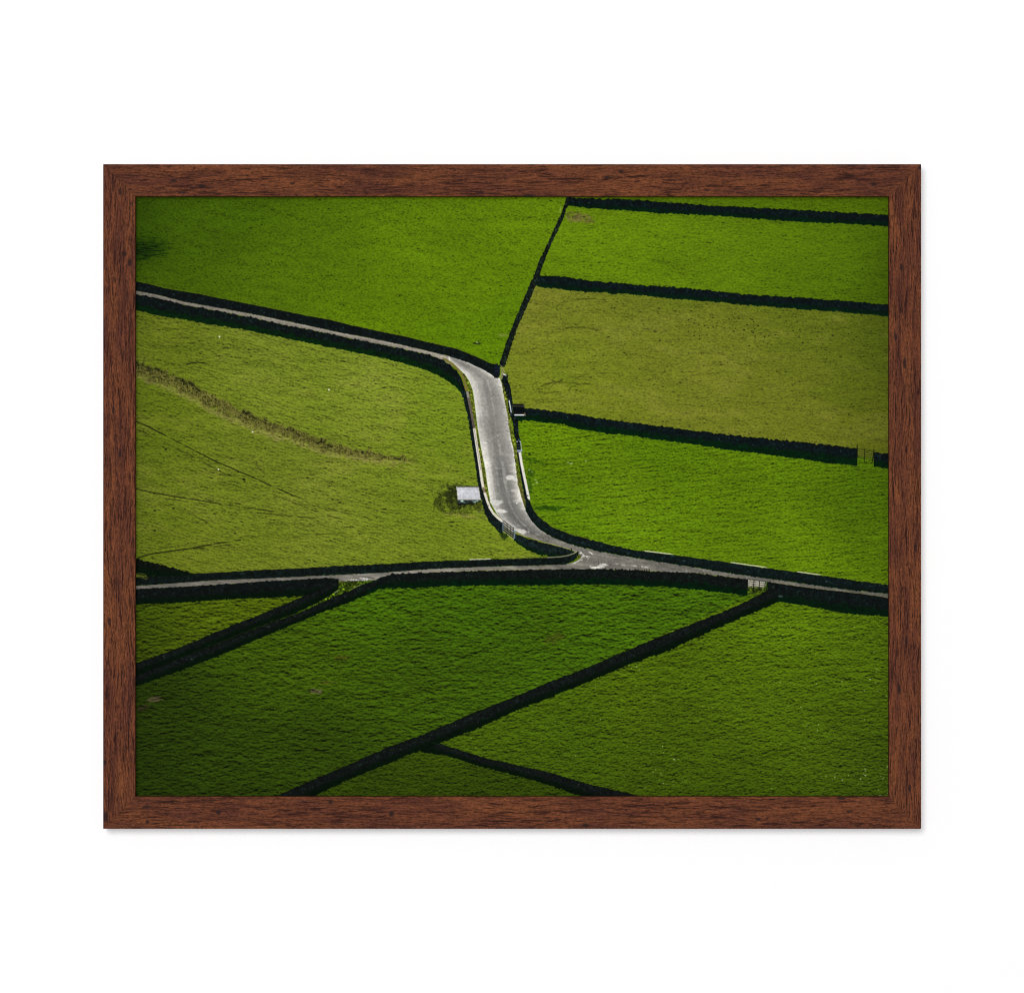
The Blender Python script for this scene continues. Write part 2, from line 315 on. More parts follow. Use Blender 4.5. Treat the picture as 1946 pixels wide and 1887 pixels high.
# junction and right branch
RT = [(1000,1000),(1026,1006.5),(1051,1021.3),(1075,1031),(1100,1038.6),(1137,1047.2),(1174,1054.6),(1210,1060.5),(1273,1071),(1323,1078.6),(1361,1085),(1411,1093),(1462,1099.5),(1537,1110.6),(1613,1120.7),(1690,1128.5),(1700,1130)]
RB = [(976,1012),(1001,1020),(1026,1028),(1051,1034),(1075,1041),(1085,1044),(1096,1050),(1104,1058),(1106,1075),(1106.5,1082),(1149,1082),(1210,1084),(1260,1087),(1323,1090),(1361,1094),(1411,1101),(1462,1107.5),(1512,1114),(1562,1121),(1638,1130),(1690,1137),(1700,1138)]
rb, tr = band(ipx(RT), ipx(RB), 985, 1700)
v = np.interp(X, [985, 1040, 1100, 1250, 1450, 1690], [138, 128, 118, 112, 112, 100]).astype(np.float32) * (1 + .05 * rn + .05 * rn3 + .03 * nSt)
v += 20 * sm(.25, 0, tr) * sm(1080, 1000, X)
over(rb * sm(1012, 1020, Y), np.stack([v, v * .97, v * .90], -1))
# left branch
LBB = [(250,1120.5),(299,1117.7),(398,1112),(497,1105.3),(590,1100.5),(634,1098.5),(648,1106),(669,1106),(714,1102),(745,1091),(804,1089),(903,1085.5),(1001,1083.5),(1075,1082),(1112,1082)]
LBT = LB_B[:-3] + [(1075,1072.5),(1092,1068),(1106,1058.5)]
lb, tb = band(ipx(LBT), ipx(LBB), 250, 1108)
v = np.interp(X, [250, 450, 640, 800, 1000, 1108], [118, 112, 120, 138, 120, 122]).astype(np.float32) * (1 + .06 * rn + .05 * rn3)
v += 18 * sm(.55, .75, tb) * sm(960, 800, X) * sm(640, 800, X)
over(lb, np.stack([v, v * .965, v * .89], -1))
# pale worn patches and puddles
wh = (222, 220, 210)
blob(970.5, 908, 7.5, 4.5, wh, .85, .15, .2); blob(945, 955, 11.5, 5.2, (212, 211, 203), .85, .2, .25)
blob(953.5, 971.5, 11.5, 3.2, wh, .9, .12, .2, .05); blob(991, 1010, 12, 4, wh, .8, .25, .3, .2)
blob(982, 956.5, 1.2, 1.2, (250, 250, 250), 1, 0, .4); blob(922.5, 841.5, 4, 1, (225, 223, 215), .9, .1, .3)
blob(936, 951, 4, 3, (205, 203, 196), .6, .3, .3)
jn = noise(6, 1.1, .12)
for bx, bb, rx, ry, tl_ in ((1105,1052,9,4,.35),(1114,1058,10,4.5,.3),(1123,1051,5,2,.5),(1126,1070,16,7,.1),(1135,1077,18,4,-.08),(1160,1073,30,2.5,.05),(1215,1076,22,2,.15),(1098,1067,12,1.6,-.45)):
    dd = np.hypot((X - bx) / rx, (Y - bb - tl_ * (X - bx)) / ry)
    over(sm(1.3, .2, dd) * sm(-.1, 1.2, jn + .5 * nSt + .3) * .95, (226, 223, 212))
blob(1131, 1078.5, 10, 1.8, wh, .9, .2, .3)
stroke([(1092,1069.5),(1099,1066),(1105,1060),(1108,1056)], 1.6, wh, .8, .6)
stroke([(1404,1090.6),(1424,1094)], 2, (210, 206, 192), .8, .7); stroke([(1252,1067),(1272,1070.5)], 1.8, (200, 196, 182), .7, .7)
for bx, bb, rx, ry in ((668,1103.5,12,1.8),(690,1102,16,2.4),(705,1101,10,1.6),(680,1100,20,1.6)):
    dd = np.hypot((X - bx) / rx, (Y - bb + .08 * (X - bx)) / ry)
    over(sm(1.3, .3, dd) * sm(-.6, .8, jn + .5 * nSt) * .95, (232, 230, 226))
for y, xa, xb in ((738,946,955),(777,956,963),(802,960,967),(822,962,969),(951,994,1001)):
    stroke([(xa, y), (xb, y + 1)], 1.2, (215, 212, 202), .6, .8); stroke([(xa, y - 2.4), (xb, y - 1.2)], 1.4, (110, 106, 100), .5, .8)
over(a * sm(.93, .985, tm) * sm(820, 835, Y) * sm(990, 960, Y) * sm(-.6, .6, rn3 + nSt * .4) * .8, (232, 230, 222))
over(a * sm(.07, .0, tm) * .6, (216, 214, 206))
over(a * sm(.1, 1.3, ln * .7 + .6 * nE + .5 * rn3) * sm(700, 760, Y) * .30, (205, 203, 196))

# grass verges beside the main stretch
vg = np.array((84, 92, 28)) * np.exp(.26 * nSt)[..., None]
def yband(left, right, y0, y1, j=0.0):
    l, r = ipy(left), ipy(right)
    return np.clip(X - l + .5 + j * jit, 0, 1) * np.clip(r - X + .5 + j * jit2 * .6, 0, 1) * np.clip(Y - y0 + .5, 0, 1) * np.clip(y1 - Y + .5, 0, 1)
over(yband([(862,700),(877,712),(885,725),(889,740),(893,760),(899,812),(907,856),(913,893),(920,928),(925,955),(930,965)],
           [(862,700),(883,711),(890,725),(896.5,740),(900,755),(906.5,812),(914,856),(921.5,893),(926.5,928),(930.5,952),(931,965)], 700, 953, .5), vg)
over(yband([(954,728),(957,750),(964.3,787),(970.5,831),(976.7,858),(980.4,888),(984,918),(990,942),(998,966)],
           [(956,728),(962,750),(970,787),(977,831),(984,858),(986,888),(990,918),(996,942),(1001,966)], 724, 964, .5), vg)
over(yband([(984,918),(990,942),(998,966)], [(990,918),(996,942),(1001,966)], 905, 964, .5) * .5, (100, 88, 52))

# ---- dry-stone walls: face towards us in shade, its shadow on the grass below
stone = np.array((12, 18, 18), np.float32); shade = np.array((2, 30, 9), np.float32)
def wall_paint(al, t, frac, st=stone, sh=shade, dim=1.0):
    k = sm(frac - .16, frac + .16, t + .05 * nSt2)[..., None]
    s = st * np.exp(.20 * nSt + .12 * nSt2 - .03)[..., None]
    s = s + (sm(2.2, 3.1, nSt) * 16)[..., None]
    edge = (1 - .55 * sm(.12, .0, t))[..., None]
    g = sh * (1 + .15 * nB)[..., None]
    over(al, (s * edge * (1 - k) + g * k) * dim)
def wallx(T, B, x0, x1, frac, top=1.1, bot=1.1, **kw):
    top, bot = top * .62, bot * .7
    al, t = band(ipx(T), ipx(B), x0, x1, top * (jv + .5 * np.abs(jv2)) - .3, bot * (jit + .6 * jit2) * .8)
    wall_paint(al, t, frac, **kw)

st_far = np.array((10, 20, 22)); sh_far = np.array((3, 26, 13))
wallx(WALL1_T, WALL1_B, 1078, 1700, .62, st=st_far, sh=sh_far)
wallx(WALL2_T, WALL2_B, 1014, 1700, .62, st=st_far, sh=sh_far)
wallx(WALL3_T, WALL3_B, 976, 1629.5, .56, 1.3, st=st_far, sh=np.array((2, 28, 9)))
wallx(WALL3_T, WALL3_B, 1660.5, 1700, .60, 1.3, st=st_far, sh=np.array((2, 28, 9)))
# field gate in the third wall
for k in range(5):
    y = 853 + k * 4.1; stroke([(1629, y), (1660, y + 6 - k * .2)], 1.0, (14, 20, 6), .85, .55)
    stroke([(1629, y + 1.5), (1660, y + 7.5 - k * .2)], .6, (150, 160, 80), .5, .5)
stroke([(1629,846),(1629,870)], 1.7, (8, 12, 6), 1, .5); stroke([(1643.5,854),(1642.5,878)], 1.3, (10, 16, 5), .9, .5); stroke([(1661,855),(1658,877)], 1.6, (8, 12, 6), .9, .5)
# diagonal wall
dl, dr = ipy(DIAG_L), ipy(DIAG_R)
al = np.clip(X - dl + .5 + .5 * jit, 0, 1) * np.clip(dr - X + .5 + .5 * jit, 0, 1) * np.clip(698 - Y, 0, 1)
s = np.array((19, 27, 22)) * np.exp(.35 * nSt + .12 * nSt2 - .06)[..., None]
over(al, s); over(al * sm(2.6, .6, np.abs(dr - X)) * .6, (5, 10, 8)); over(al * sm(2.2, .5, np.abs(X - dl)) * .6, (5, 10, 8))
# upper road: both walls
wallx(UR_T, UR_B, 250, 950, 1.4, .35, .4, st=np.array((11, 18, 18)))
thin = np.clip(1 - np.abs(Y - ipx(UR_T) + 1.2) / 1.0, 0, 1) * (X < 930)
over(thin * .5, (104, 112, 40))
wallx(LR_T, LR_B, 250, 888, .60, 1.2, .9, st=np.array((11, 19, 19)), sh=np.array((4, 30, 8)))
# grass verge between lower wall and the bend, wall cap going round it
stroke([(846,684),(860,692),(871,703),(880,717),(884.5,733)], 4.2, (116, 108, 52), 1, .8)
stroke([(842,681),(856,688.5),(867,698)], 2.6, (118, 112, 50), .9, .8)
stroke([(884.5,733),(886.5,742.5)], 4.6, (124, 108, 54), 1, .8); stroke([(884,743.5),(890,744.5)], 1.2, (30, 26, 14), .9, .5)
# left wall of the main stretch, seen from above: dark side, pale cap
CL = [(883,742),(886,750),(893.5,787),(900,817),(903,836),(908,873),(912.5,903),(917.5,935),(925,959),(935,977),(944,986),(954,992)]
DLL = [(874,742),(878,750),(888,787),(897.7,849),(904,886),(907.6,918),(913,945),(917,960),(921,975),(928,989),(938,1001),(944,1007),(951,1014)]
l, r = ipy(DLL), ipy([(x + 1, y) for x, y in CL])
al = np.clip(X - l + .5 + .6 * jit, 0, 1) * np.clip(r - X + .5, 0, 1) * np.clip(Y - 742, 0, 1) * np.clip(993 - Y, 0, 1)
over(al, np.array((13, 24, 22)) * np.exp(.3 * nSt)[..., None]); over(al * sm(3, .5, np.abs(r - X)) * .7, (3, 5, 6))
al, t = band(ipx([(921,960),(935,977),(944,985),(954,991.5),(956,993)]), ipx([(921,975),(928,989),(938,1001),(944,1007),(951,1013),(956,1017)]), 922, 955.5, None, .8 * jit)
wall_paint(al, t, .9, st=np.array((17, 27, 26)))
stroke([(920,962),(927,975),(936,984),(946,991)], 1.6, (4, 6, 6), .9, .6)
cap = [(888.5,746),(890,756),(894,776),(898,797),(901.3,815)]
stroke(cap, 4.6, (98, 88, 78), 1, .7); stroke([(888.3,746),(889.8,754)], 4.4, (150, 146, 138), .8, .7)
cap2 = [(901.5,816),(905,840),(909,866),(912.5,890),(915.5,912),(918.5,928)]
stroke(cap2, 5.0, (224, 218, 202), 1, .7)
stroke([(918.5,928),(921.5,938)], 4.4, (128, 112, 92), 1, .7)
stroke([(921.5,938),(926,952),(931,965),(938,976),(946,984),(955,991)], 4.8, (222, 214, 198), 1, .7)
capm = np.zeros((H, W), np.float32)
for p in (cap2, [(921.5,938),(926,952),(931,965),(938,976),(946,984),(955,991)]):
    for (x1, y1), (x2, y2) in zip(p[:-1], p[1:]):
        dx, dy = x2 - x1, y2 - y1; tt = np.clip(((X - x1) * dx + (Y - y1) * dy) / (dx * dx + dy * dy), 0, 1)
        capm = np.maximum(capm, np.clip(2.6 - np.hypot(X - x1 - tt * dx, Y - y1 - tt * dy), 0, 1))
over(capm * sm(.9, 1.9, nSt) * .4, (120, 104, 84)); over(capm * sm(2.2, 2.8, -nSt) * .9, (20, 18, 14))
stroke([(898,797),(905.5,842),(913.5,892)], .8, (14, 16, 10), .5, .6)
stroke([(928,950),(933,963),(940,974)], 1.0, (16, 18, 10), .7, .5)
stroke([(946,974),(952,984),(958,992)], 1.0, (60, 56, 50), .6, .6)
# right wall of the main stretch: upper dark part
al = yband([(955,716),(956,728),(959,738),(963,752),(968,782),(970,790),(974,799),(976.7,824),(981.6,844),(984,860)],
           [(964,712),(966,726),(970,738),(972.5,750),(974,765),(975,785),(984,797),(985.5,824),(989,839),(990,860)], 712, 862, .7)
over(al, np.array((17, 26, 27)) * np.exp(.4 * nSt + .2 * nSt2 - .1)[..., None])
l = ipy([(955,716),(956,728),(959,738),(963,752),(968,782),(970,790),(974,799),(976.7,824),(981.6,844),(984,860)])
over(al * sm(2.2, .4, X - l) * .75, (3, 6, 7))
al = yband([(983,862),(987,888),(992,918),(996,940),(1001,962),(1006,975)], [(986,862),(992,888),(999,918),(1004,944),(1009,960),(1012,975)], 858, 972, .3)
over(al, np.array((9, 17, 22)) * np.exp(.25 * nSt)[..., None])
capR = [(987.5,858),(991,880),(996,905),(1001,928),(1005,948)]
stroke(capR, 5.0, (226, 222, 212), 1, .7)
capm = np.zeros((H, W), np.float32)
for (x1, y1), (x2, y2) in zip(capR[:-1], capR[1:]):
    dx, dy = x2 - x1, y2 - y1; tt = np.clip(((X - x1) * dx + (Y - y1) * dy) / (dx * dx + dy * dy), 0, 1)
    capm = np.maximum(capm, np.clip(2.6 - np.hypot(X - x1 - tt * dx, Y - y1 - tt * dy), 0, 1))
over(capm * sm(1, 2, nSt) * .35, (128, 116, 100))
blob(1003, 942, 1.2, 1.2, (14, 16, 16), 1, 0, .4)
stroke([(1005,950),(1010,963),(1018,975)], 2.6, (84, 78, 36), .7, 1.0, .3)
# gate posts with dark opening in it
stroke([(982.5,839.5),(988.5,839.5)], 2.0, (206, 212, 222), 1, .5)
stroke([(985.5,841),(987,857)], 5.2, (12, 18, 24), 1, .6)
for y in (845, 850, 855): stroke([(983.5, y), (987.5, y + .6)], .8, (100, 112, 128), .8, .5)
stroke([(989.4,841),(991.5,858)], 1.2, (190, 198, 208), .9, .5); stroke([(984,857),(991,856.5)], 4, (140, 156, 176), .9, .6)
# cattle trough beside the road
over(yband([(973.5,766),(975.5,788)], [(995.5,766),(998.5,788)], 767.5, 787.5, 0), (8, 12, 12))
stroke([(974,772),(996.5,772.4)], 1.1, (86, 88, 72), .9, .5); stroke([(974,767.8),(996,767.8)], .9, (70, 74, 40), .7, .5)
stroke([(994.5,768),(996,773)], 2.2, (74, 70, 54), .9, .6)
stroke([(967.6,761.5),(969.3,771),(971.5,783.5)], 1.5, (236, 238, 244), 1, .5)
stroke([(978.6,788.8),(995.5,788.8)], 2.2, (244, 244, 244), 1, .5); stroke([(997,785),(998.5,789.5)], 2, (128, 114, 88), .9, .6)
stroke([(971.5,784),(970.4,790)], 1.2, (60, 74, 96), .8, .5)
# lane gate at the top of the bend
blob(943.5, 703, 5.5, 12, (14, 20, 32), 1, .05, .15); stroke([(941,716.5),(945.5,717)], 4, (12, 16, 20), 1, .8)
for y in (699, 705.5): stroke([(941.5, y), (947.5, y - .6)], .8, (40, 52, 78), .8, .5)
for k in range(4):
    stroke([(951.5 + .2 * k, 694.5 + 4.6 * k), (958.8 - 1.2 * k, 707.5 + 3.2 * k)], .9, (204, 200, 150), .9, .45)
    stroke([(951.5 + .2 * k, 696.6 + 4.6 * k), (958.3 - 1.2 * k, 709.2 + 3.2 * k)], .9, (10, 14, 8), .8, .45)
for k in range(4):
    stroke([(949.5 + .6 * k, 716 - .5 * k + 2.4 * k), (955 - .4 * k, 709 + 3.2 * k)], .9, (188, 184, 136), .85, .45)
    stroke([(950 + .6 * k, 718 + 2.0 * k), (955.3 - .3 * k, 711 + 3.4 * k)], .8, (14, 18, 8), .8, .45)
stroke([(957.5,711.5),(961.5,713.5)], 2.6, (214, 216, 220), 1, .6); stroke([(957.5,714),(961,714.6)], 1.4, (18, 20, 24), .9, .5)
stroke([(962,709.5),(962.5,716)], .9, (16, 22, 10), .8, .5); stroke([(964.8,709),(965,718)], .9, (16, 22, 10), .8, .5)
# the bend's outer wall and the right branch's upper wall
al, t = band(ipx(W4_T), ipx(W4_B), 999, 1700, .5 * jv, .5 * jit)
wall_paint(al * sm(940, 948, Y), t, .82, st=np.array((13, 23, 23)), sh=np.array((3, 20, 12)))
thin = np.clip(1 - np.abs(Y - ipx(W4_T) + .9) / 1.2, 0, 1)
over(thin * ((X > 1010) & (X < 1130)) * .6, (92, 92, 40))
over(thin * (X >= 1130) * .3, (150, 170, 60))
for xa, xb in ((1225, 1278), (1389, 1457), (1515, 1559)):
    over(np.clip(1.4 - np.abs(Y - ipx(W4_T) + .9), 0, 1) * sm(xa - 2, xa + 2, X) * sm(xb + 6, xb - 6, X), (212, 214, 178))
# the wall between gate and junction
GT = [(974,1013.5),(979,1014.5),(1001,1022),(1026,1030),(1051,1035.5),(1075,1042.5),(1085,1045.5),(1096,1051)]
GB = [(974,1024),(977,1029),(1001,1044.5),(1026,1054.5),(1051,1059),(1080,1057),(1096,1051.5)]
al, t = band(ipx(GT), ipx(GB), 976.5, 1097, .5 * jv, .7 * jit)
wall_paint(al, t, .74, st=np.array((18, 28, 28)), sh=np.array((4, 28, 9)))
stroke([(980,1012.5),(1001,1020.8),(1026,1028.8),(1051,1034.5),(1075,1041.5),(1084,1044)], 1.3, (170, 164, 128), .75, .7, .2)
# left branch's upper wall
wallx(LB_T, LB_B, 250, 1097, 1.05, .7, .5, st=np.array((11, 20, 18)), sh=np.array((2, 22, 10)))
stroke([(1040,1059.5),(1065,1058),(1080,1055.5),(1091,1051.5),(1096,1047.5)], 1.8, (160, 156, 124), .9, .7)
stroke([(960,1061.8),(1000,1060.6),(1040,1059.5)], 1.2, (96, 104, 40), .7, .7)
stroke([(893,1063.4),(932,1062)], 1.6, (214, 212, 196), .95, .6)
stroke([(370,1089),(620,1075.5)], 1.0, (116, 116, 42), .5, .7)
stroke([(1085.8,1042),(1085.6,1045)], 1.6, (10, 14, 8), 1, .5); stroke([(1097.8,1048),(1097.5,1056)], 2.6, (10, 14, 8), 1, .6)
stroke([(1093,1050),(1096.5,1047.5)], 2.2, (160, 152, 126), .9, .7)
over(np.clip(1.2 - np.hypot((X - 1100) / 4.5, (Y - 1059) / 4.5), 0, 1), np.array((74, 74, 24)) * np.exp(.5 * nSt)[..., None])
# wedge of wall and shade at the left edge
al, t = band(ipx([(250,1060),(262,1063),(330,1079),(368,1091)]), ipx([(250,1088),(280,1096),(368,1093)]), 250, 366, jv * .9, jit * .6)
wall_paint(al, t, .5, st=np.array((10, 16, 10)), sh=np.array((3, 18, 6)))
blob(262, 1093, 16, 4, (84, 90, 28), .8, .3, .4, .12, texF)
# field gate by the hut
over(polymask([(957,990),(978,1007),(976,1015),(957,998)]).astype(np.float32), (146, 142, 132))
over(polymask([(957,998),(976.5,1014),(975,1022),(957,1010)]).astype(np.float32) * .85, (32, 42, 18))
stroke([(955.5,992),(955.5,1009)], 2.2, (92, 108, 124), .95, .7); stroke([(957.5,999),(956,1010)], 2.0, (70, 84, 96), .8, .8)
for k in range(5):
    xa, ya = 956.5, 990.5 + 4.2 * k - (1.5 if k == 0 else 0); xb, yb = 976, 1004.5 + 4.6 * k
    stroke([(xa, ya), (xb, yb)], 1.2, (12, 16, 16), .95, .5)
    stroke([(xa + .5, ya + 1.9), (xb, yb + 1.9)], .9, (196, 194, 172), .8, .5)
stroke([(963.5,995),(964.5,1010)], .9, (14, 18, 18), .8, .5); stroke([(970,1000),(971,1016)], .9, (14, 18, 18), .8, .5); stroke([(976,1003),(975,1020)], 1.3, (14, 18, 18), .9, .5)
stroke([(978,1010),(977.3,1022.5)], 2.8, (104, 120, 136), .95, .7); stroke([(976.5,1008.8),(982,1010)], 2.0, (140, 154, 168), .95, .6)
blob(956, 1017, 8, 5, (8, 26, 8), .7, .4, .4, .3)
# the hut
over(polymask([(868,924),(910.5,924),(914,950),(913,952.5),(905,956.5),(870,961),(868.4,950)]).astype(np.float32), (12, 18, 16))
over(polymask([(870,951),(913,951),(905,955),(870,957.5)]).astype(np.float32), np.array((62, 74, 68)) * np.exp(.5 * nSt2)[..., None])
al = polymask([(867.3,924.3),(909.8,924.3),(913.4,949.4),(869.8,949.4)]).astype(np.float32)
over(al, np.array((192, 190, 184)))
stroke([(869.5,926),(909,926)], 1.5, (26, 22, 20), 1, .5)
over(polymask([(869.8,927),(909.4,927),(912.2,947.8),(871.4,947.8)]).astype(np.float32), np.array((200, 201, 206)) * (1 + .03 * rn3 + .02 * nSt)[..., None])
stroke([(870,949.6),(913,949.6)], .9, (206, 206, 206), .9, .5)
stroke([(910.3,925),(913.6,946)], 1.4, (90, 86, 40), .7, .6, .4)
stroke([(907.5,974),(917.5,968.5)], 1.3, (92, 88, 84), .8, .6)
# walls below the road
wallx(W9_T, W9_B, 250, 643.5, .66, .8, 1.0, st=np.array((11, 17, 16)), sh=np.array((2, 18, 5)))
st_n = np.array((14, 20, 18)); sh_n = np.array((2, 16, 4))
# green strip of the driveway
m = polymask([(644,1104.5),(692,1103),(690,1110),(664,1123),(636,1135),(600,1152),(590,1152),(640,1122)]).astype(np.float32)
over(m, np.array((52, 70, 11)) * np.exp(.35 * nSt + .22 * nSt2 - .1)[..., None]); over(m * sm(.6, 1.6, nSt2) * .6, (60, 48, 22))
wallx(WA_T, WA_B, 250, 643.5, .55, .9, .6, st=st_n, sh=sh_n)
wallx(WB_T, WB_B, 250, 716, .58, .9, 1.0, st=st_n, sh=sh_n)
for xa, xb in ((258, 600),):
    over(np.clip(1.1 - np.abs(Y - ipx(WB_T) + .2 + .8 * jit), 0, 1) * sm(xa, xa + 200, X) * sm(xb + 40, xb - 40, X) * .55, np.array((46, 64, 11)))
stroke([(664,1122),(676,1115.5),(690,1109)], 1.4, (150, 150, 100), .6, .7, .3); stroke([(636,1126),(642,1123)], 2, (160, 168, 130), .7, .8)
wallx(W5_T, W5_B, 700, 1420.5, .60, .9, 1.2, st=np.array((12, 18, 16)), sh=np.array((1, 24, 7)))
over(np.clip(1 - np.abs(Y - ipx(W5_T) + 1.0) / 1.2, 0, 1) * ((X > 745) & (X < 1415)) * .5 * sm(-.8, .6, nF), (120, 118, 52))
for x in (777, 800, 882, 1088, 1121, 1150, 1163, 1170, 1183, 1197, 1207, 1225, 1229, 1234, 1286, 1329, 1336, 1344, 1365, 1403, 1416):
    y = float(np.interp(x, *zip(*W5_T))); stroke([(x, y + 1), (x, y - 1.6)], 1.8, (10, 12, 8), .9, .5)
wallx(W8_T, W8_B, 1459, 1700, .62, .6, 1.0, st=np.array((12, 20, 19)), sh=np.array((2, 24, 8)))
over(np.clip(1 - np.abs(Y - ipx(W8_T) + .9) / 1.2, 0, 1) * (X > 1465) * .6, (136, 132, 80))
wallx(W7_T, W7_B, 800, 1230, .60, .8, 1.2, st=st_n, sh=sh_n)
wallx(W6_T, W6_B, 500, 1479, .62, .8, 1.2, st=st_n, sh=sh_n)
stroke([(796,1402),(812,1408),(850,1419)], 1.4, (40, 52, 30), .5, .8, .3)
blob(1483, 1133, 4.5, 1.6, (70, 78, 84), .9, .2, .4)
# gate across from the junction, track showing through it
m = polymask([(1421.5,1101),(1456,1106),(1454,1120),(1421.5,1118)]).astype(np.float32)
over(m, np.array((178, 174, 156)) * (1 + .06 * nSt)[..., None])
m = polymask([(1421.5,1114),(1456,1117),(1454,1121),(1440,1127),(1421,1131)]).astype(np.float32)
over(m * .95, np.array((54, 68, 15)) * np.exp(.35 * nSt)[..., None]); over(m * sm(1118, 1114, Y) * .6, (128, 122, 96))
for k in range(5):
    y = 1100.6 + 3.9 * k; stroke([(1420.5, y), (1456.5, y + 4.6)], 1.05 if k else 1.5, (10, 14, 8), .95, .5)
for x, x2 in ((1421, 1420.5), (1433.2, 1431.5), (1443.6, 1442.5), (1454.5, 1452.5)):
    stroke([(x, 1101.5 + (x - 1421) * .12), (x2, 1121 + (x - 1421) * .06)], 1.3, (10, 14, 8), .95, .5)
stroke([(1459,1106),(1457,1122)], 2, (10, 14, 8), .9, .6); stroke([(1459,1109),(1464,1104.5)], 1.8, (10, 12, 8), .9, .6)
stroke([(1440,1128),(1455,1122),(1472,1115)], 2.2, (70, 76, 40), .8, .8, .45)

# the photograph's own soft fall-off towards its edges
vx = np.minimum(X - 257, 1691 - X); vy = np.minimum(Y - 377, 1512 - Y)
img *= (1 - .10 * np.exp(-np.clip(vx, 0, None) / 26) - .08 * np.exp(-np.clip(vy, 0, None) / 22))[..., None]
img *= (1 + .02 * nSt)[..., None]
img *= (1.015 - .055 * (((X - 1000) / 740) ** 2 + ((Y - 850) / 700) ** 2))[..., None]
np.clip(img, 0, 255, out=img)
ink = lin(img) / ILLUM

# ================================================================ MESHES
def px(x, y, depth):                      # drawing unit -> place on a plane "depth" behind the frame's face
    k = (CAMD + depth) / CAMD
    return (x - CX) * S * k, -(DEPTH - depth), ZC - (y - CY) * S * k

root = bpy.data.objects.new("framed_picture", None); col.objects.link(root)
root.location = (0, 0, ZC)
root.empty_display_size = .05
root["label"] = "aerial print of green fields and a winding road in a reddish brown wood frame"
root["category"] = "framed picture"

k = (CAMD + LIP) / CAMD
co = np.empty((H * W, 3), np.float32)
co[:, 0] = ((X - CX) * S * k).ravel(); co[:, 1] = -(DEPTH - LIP); co[:, 2] = (-(Y - CY) * S * k).ravel()
i = (np.arange(H - 1)[:, None] * W + np.arange(W - 1)[None, :]).ravel()
quads = np.stack([i, i + W, i + W + 1, i + 1], 1).astype(np.int32)
me = bpy.data.meshes.new("print")
me.vertices.add(H * W); me.vertices.foreach_set("co", co.ravel())
me.loops.add(quads.size); me.loops.foreach_set("vertex_index", quads.ravel())
me.polygons.add(len(quads)); me.polygons.foreach_set("loop_start", np.arange(0, quads.size, 4, dtype=np.int32))
me.update(calc_edges=True)
at = me.color_attributes.new("ink", 'FLOAT_COLOR', 'POINT')
rgba = np.ones((H * W, 4), np.float32); rgba[:, :3] = ink.reshape(-1, 3)
at.data.foreach_set("color", rgba.ravel())
pr = bpy.data.objects.new("print", me); col.objects.link(pr); pr.parent = root

def new_mat(name):
    m = bpy.data.materials.new(name); m.use_nodes = True
    nt = m.node_tree; return m, nt, nt.nodes["Principled BSDF"]

m, nt, bs = new_mat("matte_photo_print")
a = nt.nodes.new("ShaderNodeVertexColor"); a.layer_name = "ink"
gr = nt.nodes.new("ShaderNodeTexNoise"); gr.inputs["Scale"].default_value = 2600; gr.inputs["Detail"].default_value = 2
tc = nt.nodes.new("ShaderNodeTexCoord"); nt.links.new(tc.outputs["Object"], gr.inputs["Vector"])
mr_ = nt.nodes.new("ShaderNodeMapRange"); mr_.inputs[3].default_value = .96; mr_.inputs[4].default_value = 1.04
nt.links.new(gr.outputs["Fac"], mr_.inputs[0])
mx = nt.nodes.new("ShaderNodeVectorMath"); mx.operation = 'SCALE'
nt.links.new(a.outputs["Color"], mx.inputs[0]); nt.links.new(mr_.outputs[0], mx.inputs["Scale"])
nt.links.new(mx.outputs[0], bs.inputs["Base Color"])
bs.inputs["Roughness"].default_value = .85; bs.inputs["Specular IOR Level"].default_value = .04
me.materials.append(m)

